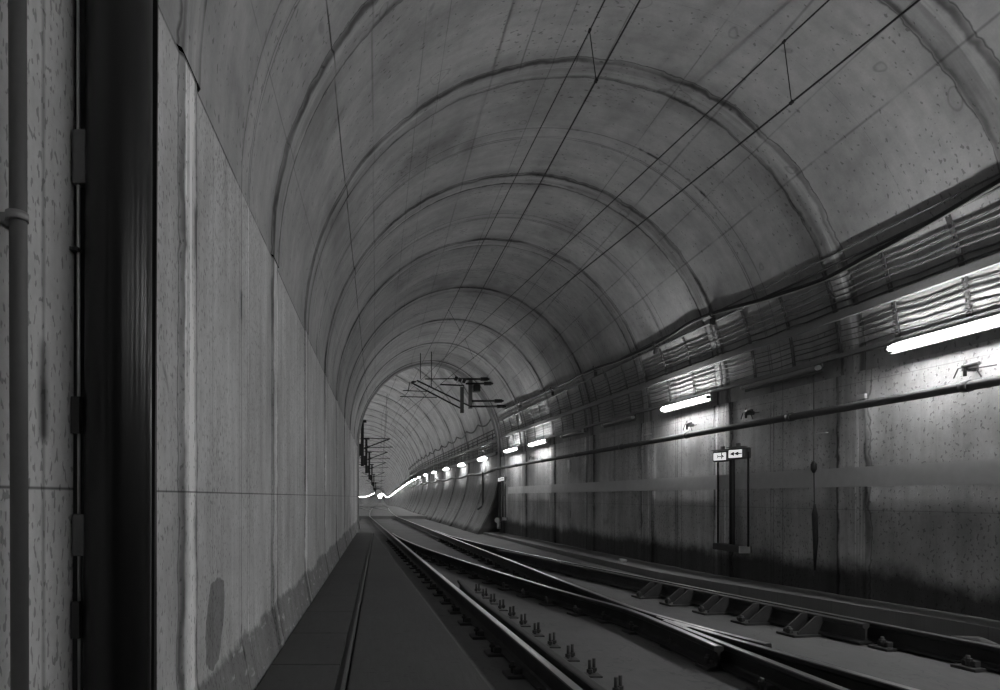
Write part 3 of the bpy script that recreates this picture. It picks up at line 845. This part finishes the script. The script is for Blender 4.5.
# black riser: channel + pipe
t = thing('drain_riser', (0, 0, 0), 'massive black drain pipe in a black channel filling the left foreground', 'pipe')
r = .078; xa = -.655
def yfor(px, x): return -x*F/(CX-px)
yt, yb2 = yfor(121, xa), yfor(117, xa)
MB().tube([(xa, yb2, 0.0), (xa, yt, 3.35)], r, 48).build('pipe', M['black'], t)
ys0, ys1 = yfor(96, -.74), yfor(160, -.74)
sh = yb2-yt
for nm, ya, yb_, th in (('back_plate', 1.66, 2.07, .012),):
    b = MB(); b.box((-.752, (ya+yb_)/2, 1.68), (.014, yb_-ya, 3.36)); b.build(nm, M['black_channel'], t)
# the two flanges of the channel
def flange(px_t, px_b, x0, x1, th, mat, nm):
    b = MB(); v = []
    for z, px in ((0.0, px_b), (3.36, px_t)):
        ya = yfor(px, x1)
        for x in (x0, x1):
            for d in (0, th): v.append(b.b.verts.new((x, ya+d, z)))
    f = [(0, 1, 3, 2), (4, 6, 7, 5), (0, 2, 6, 4), (1, 5, 7, 3), (0, 4, 5, 1), (2, 3, 7, 6)]
    for q in f: b.b.faces.new([v[i] for i in q])
    return b.build(nm, M[mat], t)
flange(92, 87, -.758, -.72, .012, 'black_channel', 'flange')
flange(104, 100, -.758, -.70, .010, 'black', 'flange')
flange(152, 148, -.758, -.69, .012, 'black', 'flange')
flange(158.5, 153, -.758, -.715, .010, 'black_channel', 'flange')
for z in (.9, 2.3):
    MB().box((-.71, yt+.10, z), (.08, .05, .03), bev=.004).build('pipe_bracket', M['black_channel'], t)

# ------------------------------------------------------------------ overhead line
def wire(name, fx, dzf, y0, y1, r, label, cat='wire', group=None):
    o = MB().tube([(fx(y), y, EYE+dzf(y)) for y in frange(y0, y1, 1.0)], r, 6).build(name, M['wire']); return tag(o, label, cat, group)
cC = lambda y: 1.91-.018*y
mC = lambda y: 1.975-.041*y
cB = lambda y: 4.36-.129*y
mA = lambda y: min(3.8, 4.37-.143*y)
wire('contact_wire', cC, lambda y: 3.5, -4, 60, .0075, 'lower overhead wire of the left pair')
wire('messenger_wire', mC, lambda y: 3.92+.0005*(y-12)**2*0, -4, 60, .006, 'upper overhead wire of the left pair')
wire('contact_wire', cB, lambda y: 3.5, -4, 26, .0085, 'lower overhead wire of the right pair')
wire('messenger_wire', mA, lambda y: 4.04-.006*max(0, y-5.5)+(0 if y > 3 else -.0), 0.5, 26, .0075, 'upper overhead wire of the right pair')
for (f1, z1, f2, z2, y, lab) in ((mC, 3.92, cC, 3.5, 5.21, 'short vertical dropper joining the left pair of wires at the top'),
                                 (mA, 4.04, cB, 3.5, 5.5, 'vertical dropper joining the right pair of wires at the top'),
                                 (mA, 3.98, cB, 3.5, 15.6, 'distant dropper between the right pair of wires'),
                                 (mC, 3.92, cC, 3.5, 13.0, 'distant dropper between the left pair of wires')):
    t = thing('dropper', (0, 0, 0), lab, 'dropper')
    a, c = Vector((f1(y), y, EYE+z1)), Vector((f2(y), y, EYE+z2))
    MB().tube([a, c], .004, 6).build('dropper_wire', M['wire'], t)
    MB().box(a, (.022, .04, .02), bev=.005).build('clamp', M['wire'], t)
    MB().box(c, (.025, .045, .026), bev=.006).build('clamp', M['wire'], t)
# cantilever frame fixed high on the right just before the narrowing
Y0 = 19.3; k_ = Y0/F
def P(px, py, dy=0.0): return Vector(((px-CX)*k_, Y0+dy, EYE+(CY-py)*k_))
t = thing('cantilever_frame', (0, 0, 0), 'black overhead line cantilever frame high up before the tunnel narrows', 'overhead line support')
def tb(name, a, c, r, m='wire', n=8): MB().tube([a, c], r, n).build(name, M[m], t)
tb('diagonal_tube', P(411, 382.5), P(461, 408.5), .026); tb('diagonal_tube', P(417, 379.8, .1), P(471, 406, .1), .026)
tb('tie', P(412, 382), P(416, 380.5, .2), .03)
tb('stay', P(425, 379), P(471, 378.5), .018); tb('stay', P(440, 384.5), P(464, 385.5), .025)
b = MB(); b.box((P(462, 400)), (.11, .08, (412-386)*k_)); b.build('drop_post', M['dark_steel'], t)
b = MB(); b.box((P(471.5, 392, .25)), (.12, .08, (406-375)*k_)); b.build('drop_post', M['clamp'], t)
def tow(py, px0): # a tube from the frame into the haunch
    z = EYE+(CY-py)*k_; x1 = wall_x(Y0, z); return Vector((x1-.02, Y0+.1, z))
for px0, py in ((466, 378.5), (466, 383), (472, 400.5), (470, 406)):
    e = tow(py, px0); tb('wall_arm', P(px0, py, .1), e, .032); MB().tube([e+Vector((-.28, 0, 0)), e+Vector((-.05, 0, 0))], .06, 10).build('insulator', M['wire'], t)
b = MB(); b.box(P(477, 388, .1), (.22, .25, .22), bev=.03); b.build('tension_unit', M['wire'], t)
for i in range(3): MB().tube([P(455+i*4, 377.5+i*1.2, .1), P(458+i*4, 378.5+i*1.2, .1)], .07, 10).build('insulator', M['wire'], t)
tb('registration_arm', P(403, 390.5), P(427, 391.5), .014); tb('registration_arm', P(400, 396.5), P(437, 397.5), .014)
tb('registration_arm', P(410, 382), P(408, 390.5), .012)
for px, y_0, y_1 in ((420.5, 368, 379), (431.5, 367, 388)):
    top = vault_at(Y0, (px-CX)*k_)
    MB().tube([Vector(((px-CX)*k_, Y0, top)), P(px, y_1)], .013, 6).build('hanger', M['wire'], t)
# far drop posts between the tracks
def far_support():
    t = thing('catenary_support', (0, 0, 0), '', 'overhead line support')
    b = MB(); b.box((0, 0, 4.0), (.22, .22, 3.3)); b.box((0, 0, 5.6), (.6, .5, .15)); b.build('drop_post', M['wire'], t)
    b = MB(); b.box((-.12, 0, 3.55), (.45, .3, .9), bev=.06); b.build('bracket_box', M['wire'], t)
    for s, l in ((1, 2.0), (-1, 1.6)):
        b = MB(); b.tube([(0, 0, 3.6), (s*l, 0, 4.35)], .045, 6); b.tube([(0, 0, 4.4), (s*l, 0, 4.35)], .03, 6); b.tube([(s*.4, 0, 3.7), (s*(l+.2), 0, 3.75)], .03, 6)
        b.build('cantilever', M['wire'], t)
        MB().tube([(s*.15, 0, 3.65), (s*.45, 0, 3.77)], .09, 8).build('insulator', M['wire'], t)
    return t
fs_ = far_support()
for k, (y, lab) in enumerate(((45, 'nearest dark drop post with arms hanging in the far tunnel'), (58, 'second dark drop post with arms in the far tunnel'),
                              (74, 'third drop post in the far tunnel'), (98, 'tiny fourth drop post in the far tunnel'), (130, 'tiny fifth drop post in the far tunnel'), (180, 'last tiny drop post in the far tunnel'))):
    loc = (-1.28, y, fz(y)+EYE-.15)
    if k == 0: fs_.location = loc; fs_['label'] = lab; fs_['group'] = 'drop posts in the far tunnel'
    else: copy_tree(fs_, loc, lab, 'drop posts in the far tunnel')
for i, (x0, dz) in enumerate(((.3, 3.6), (.3, 4.3), (-3.2, 3.6), (-3.2, 4.3))):
    o = MB().tube([(x0, y, EYE+dz+fz(y)) for y in frange(26, 300, 6)], .012, 5).build('far_wire', M['wire'])
    tag(o, ['lower overhead wire over the far right track', 'upper overhead wire over the far right track', 'lower overhead wire over the far left track', 'upper overhead wire over the far left track'][i], 'wire')

# ------------------------------------------------------------------ camera and view
cam = bpy.data.cameras.new('camera'); co = bpy.data.objects.new('camera', cam); C.objects.link(co)
cam.sensor_width = 36.0; cam.lens = F/1000*36.0
co.location = (0, 0, EYE); co.rotation_euler = (math.pi/2, 0, 0)
cam.shift_x = (500-CX)/1000.0; cam.shift_y = (CY-345)/1000.0
cam.clip_start = .05; cam.clip_end = 2000
scene.camera = co
w = bpy.data.worlds.new('world'); scene.world = w; w.use_nodes = True
w.node_tree.nodes['Background'].inputs[0].default_value = (0, 0, 0, 1); w.node_tree.nodes['Background'].inputs[1].default_value = 0
vs = scene.view_settings; vs.view_transform = 'Standard'; vs.look = 'None'; vs.gamma = 1.0; vs.use_curve_mapping = False; vs.exposure = 0.0
cy = scene.cycles
cy.use_denoising = True; cy.max_bounces = 8; cy.diffuse_bounces = 6; cy.sample_clamp_indirect = 3.0; cy.use_light_tree = True
cy.use_adaptive_sampling = False
bpy.context.view_layer.update()
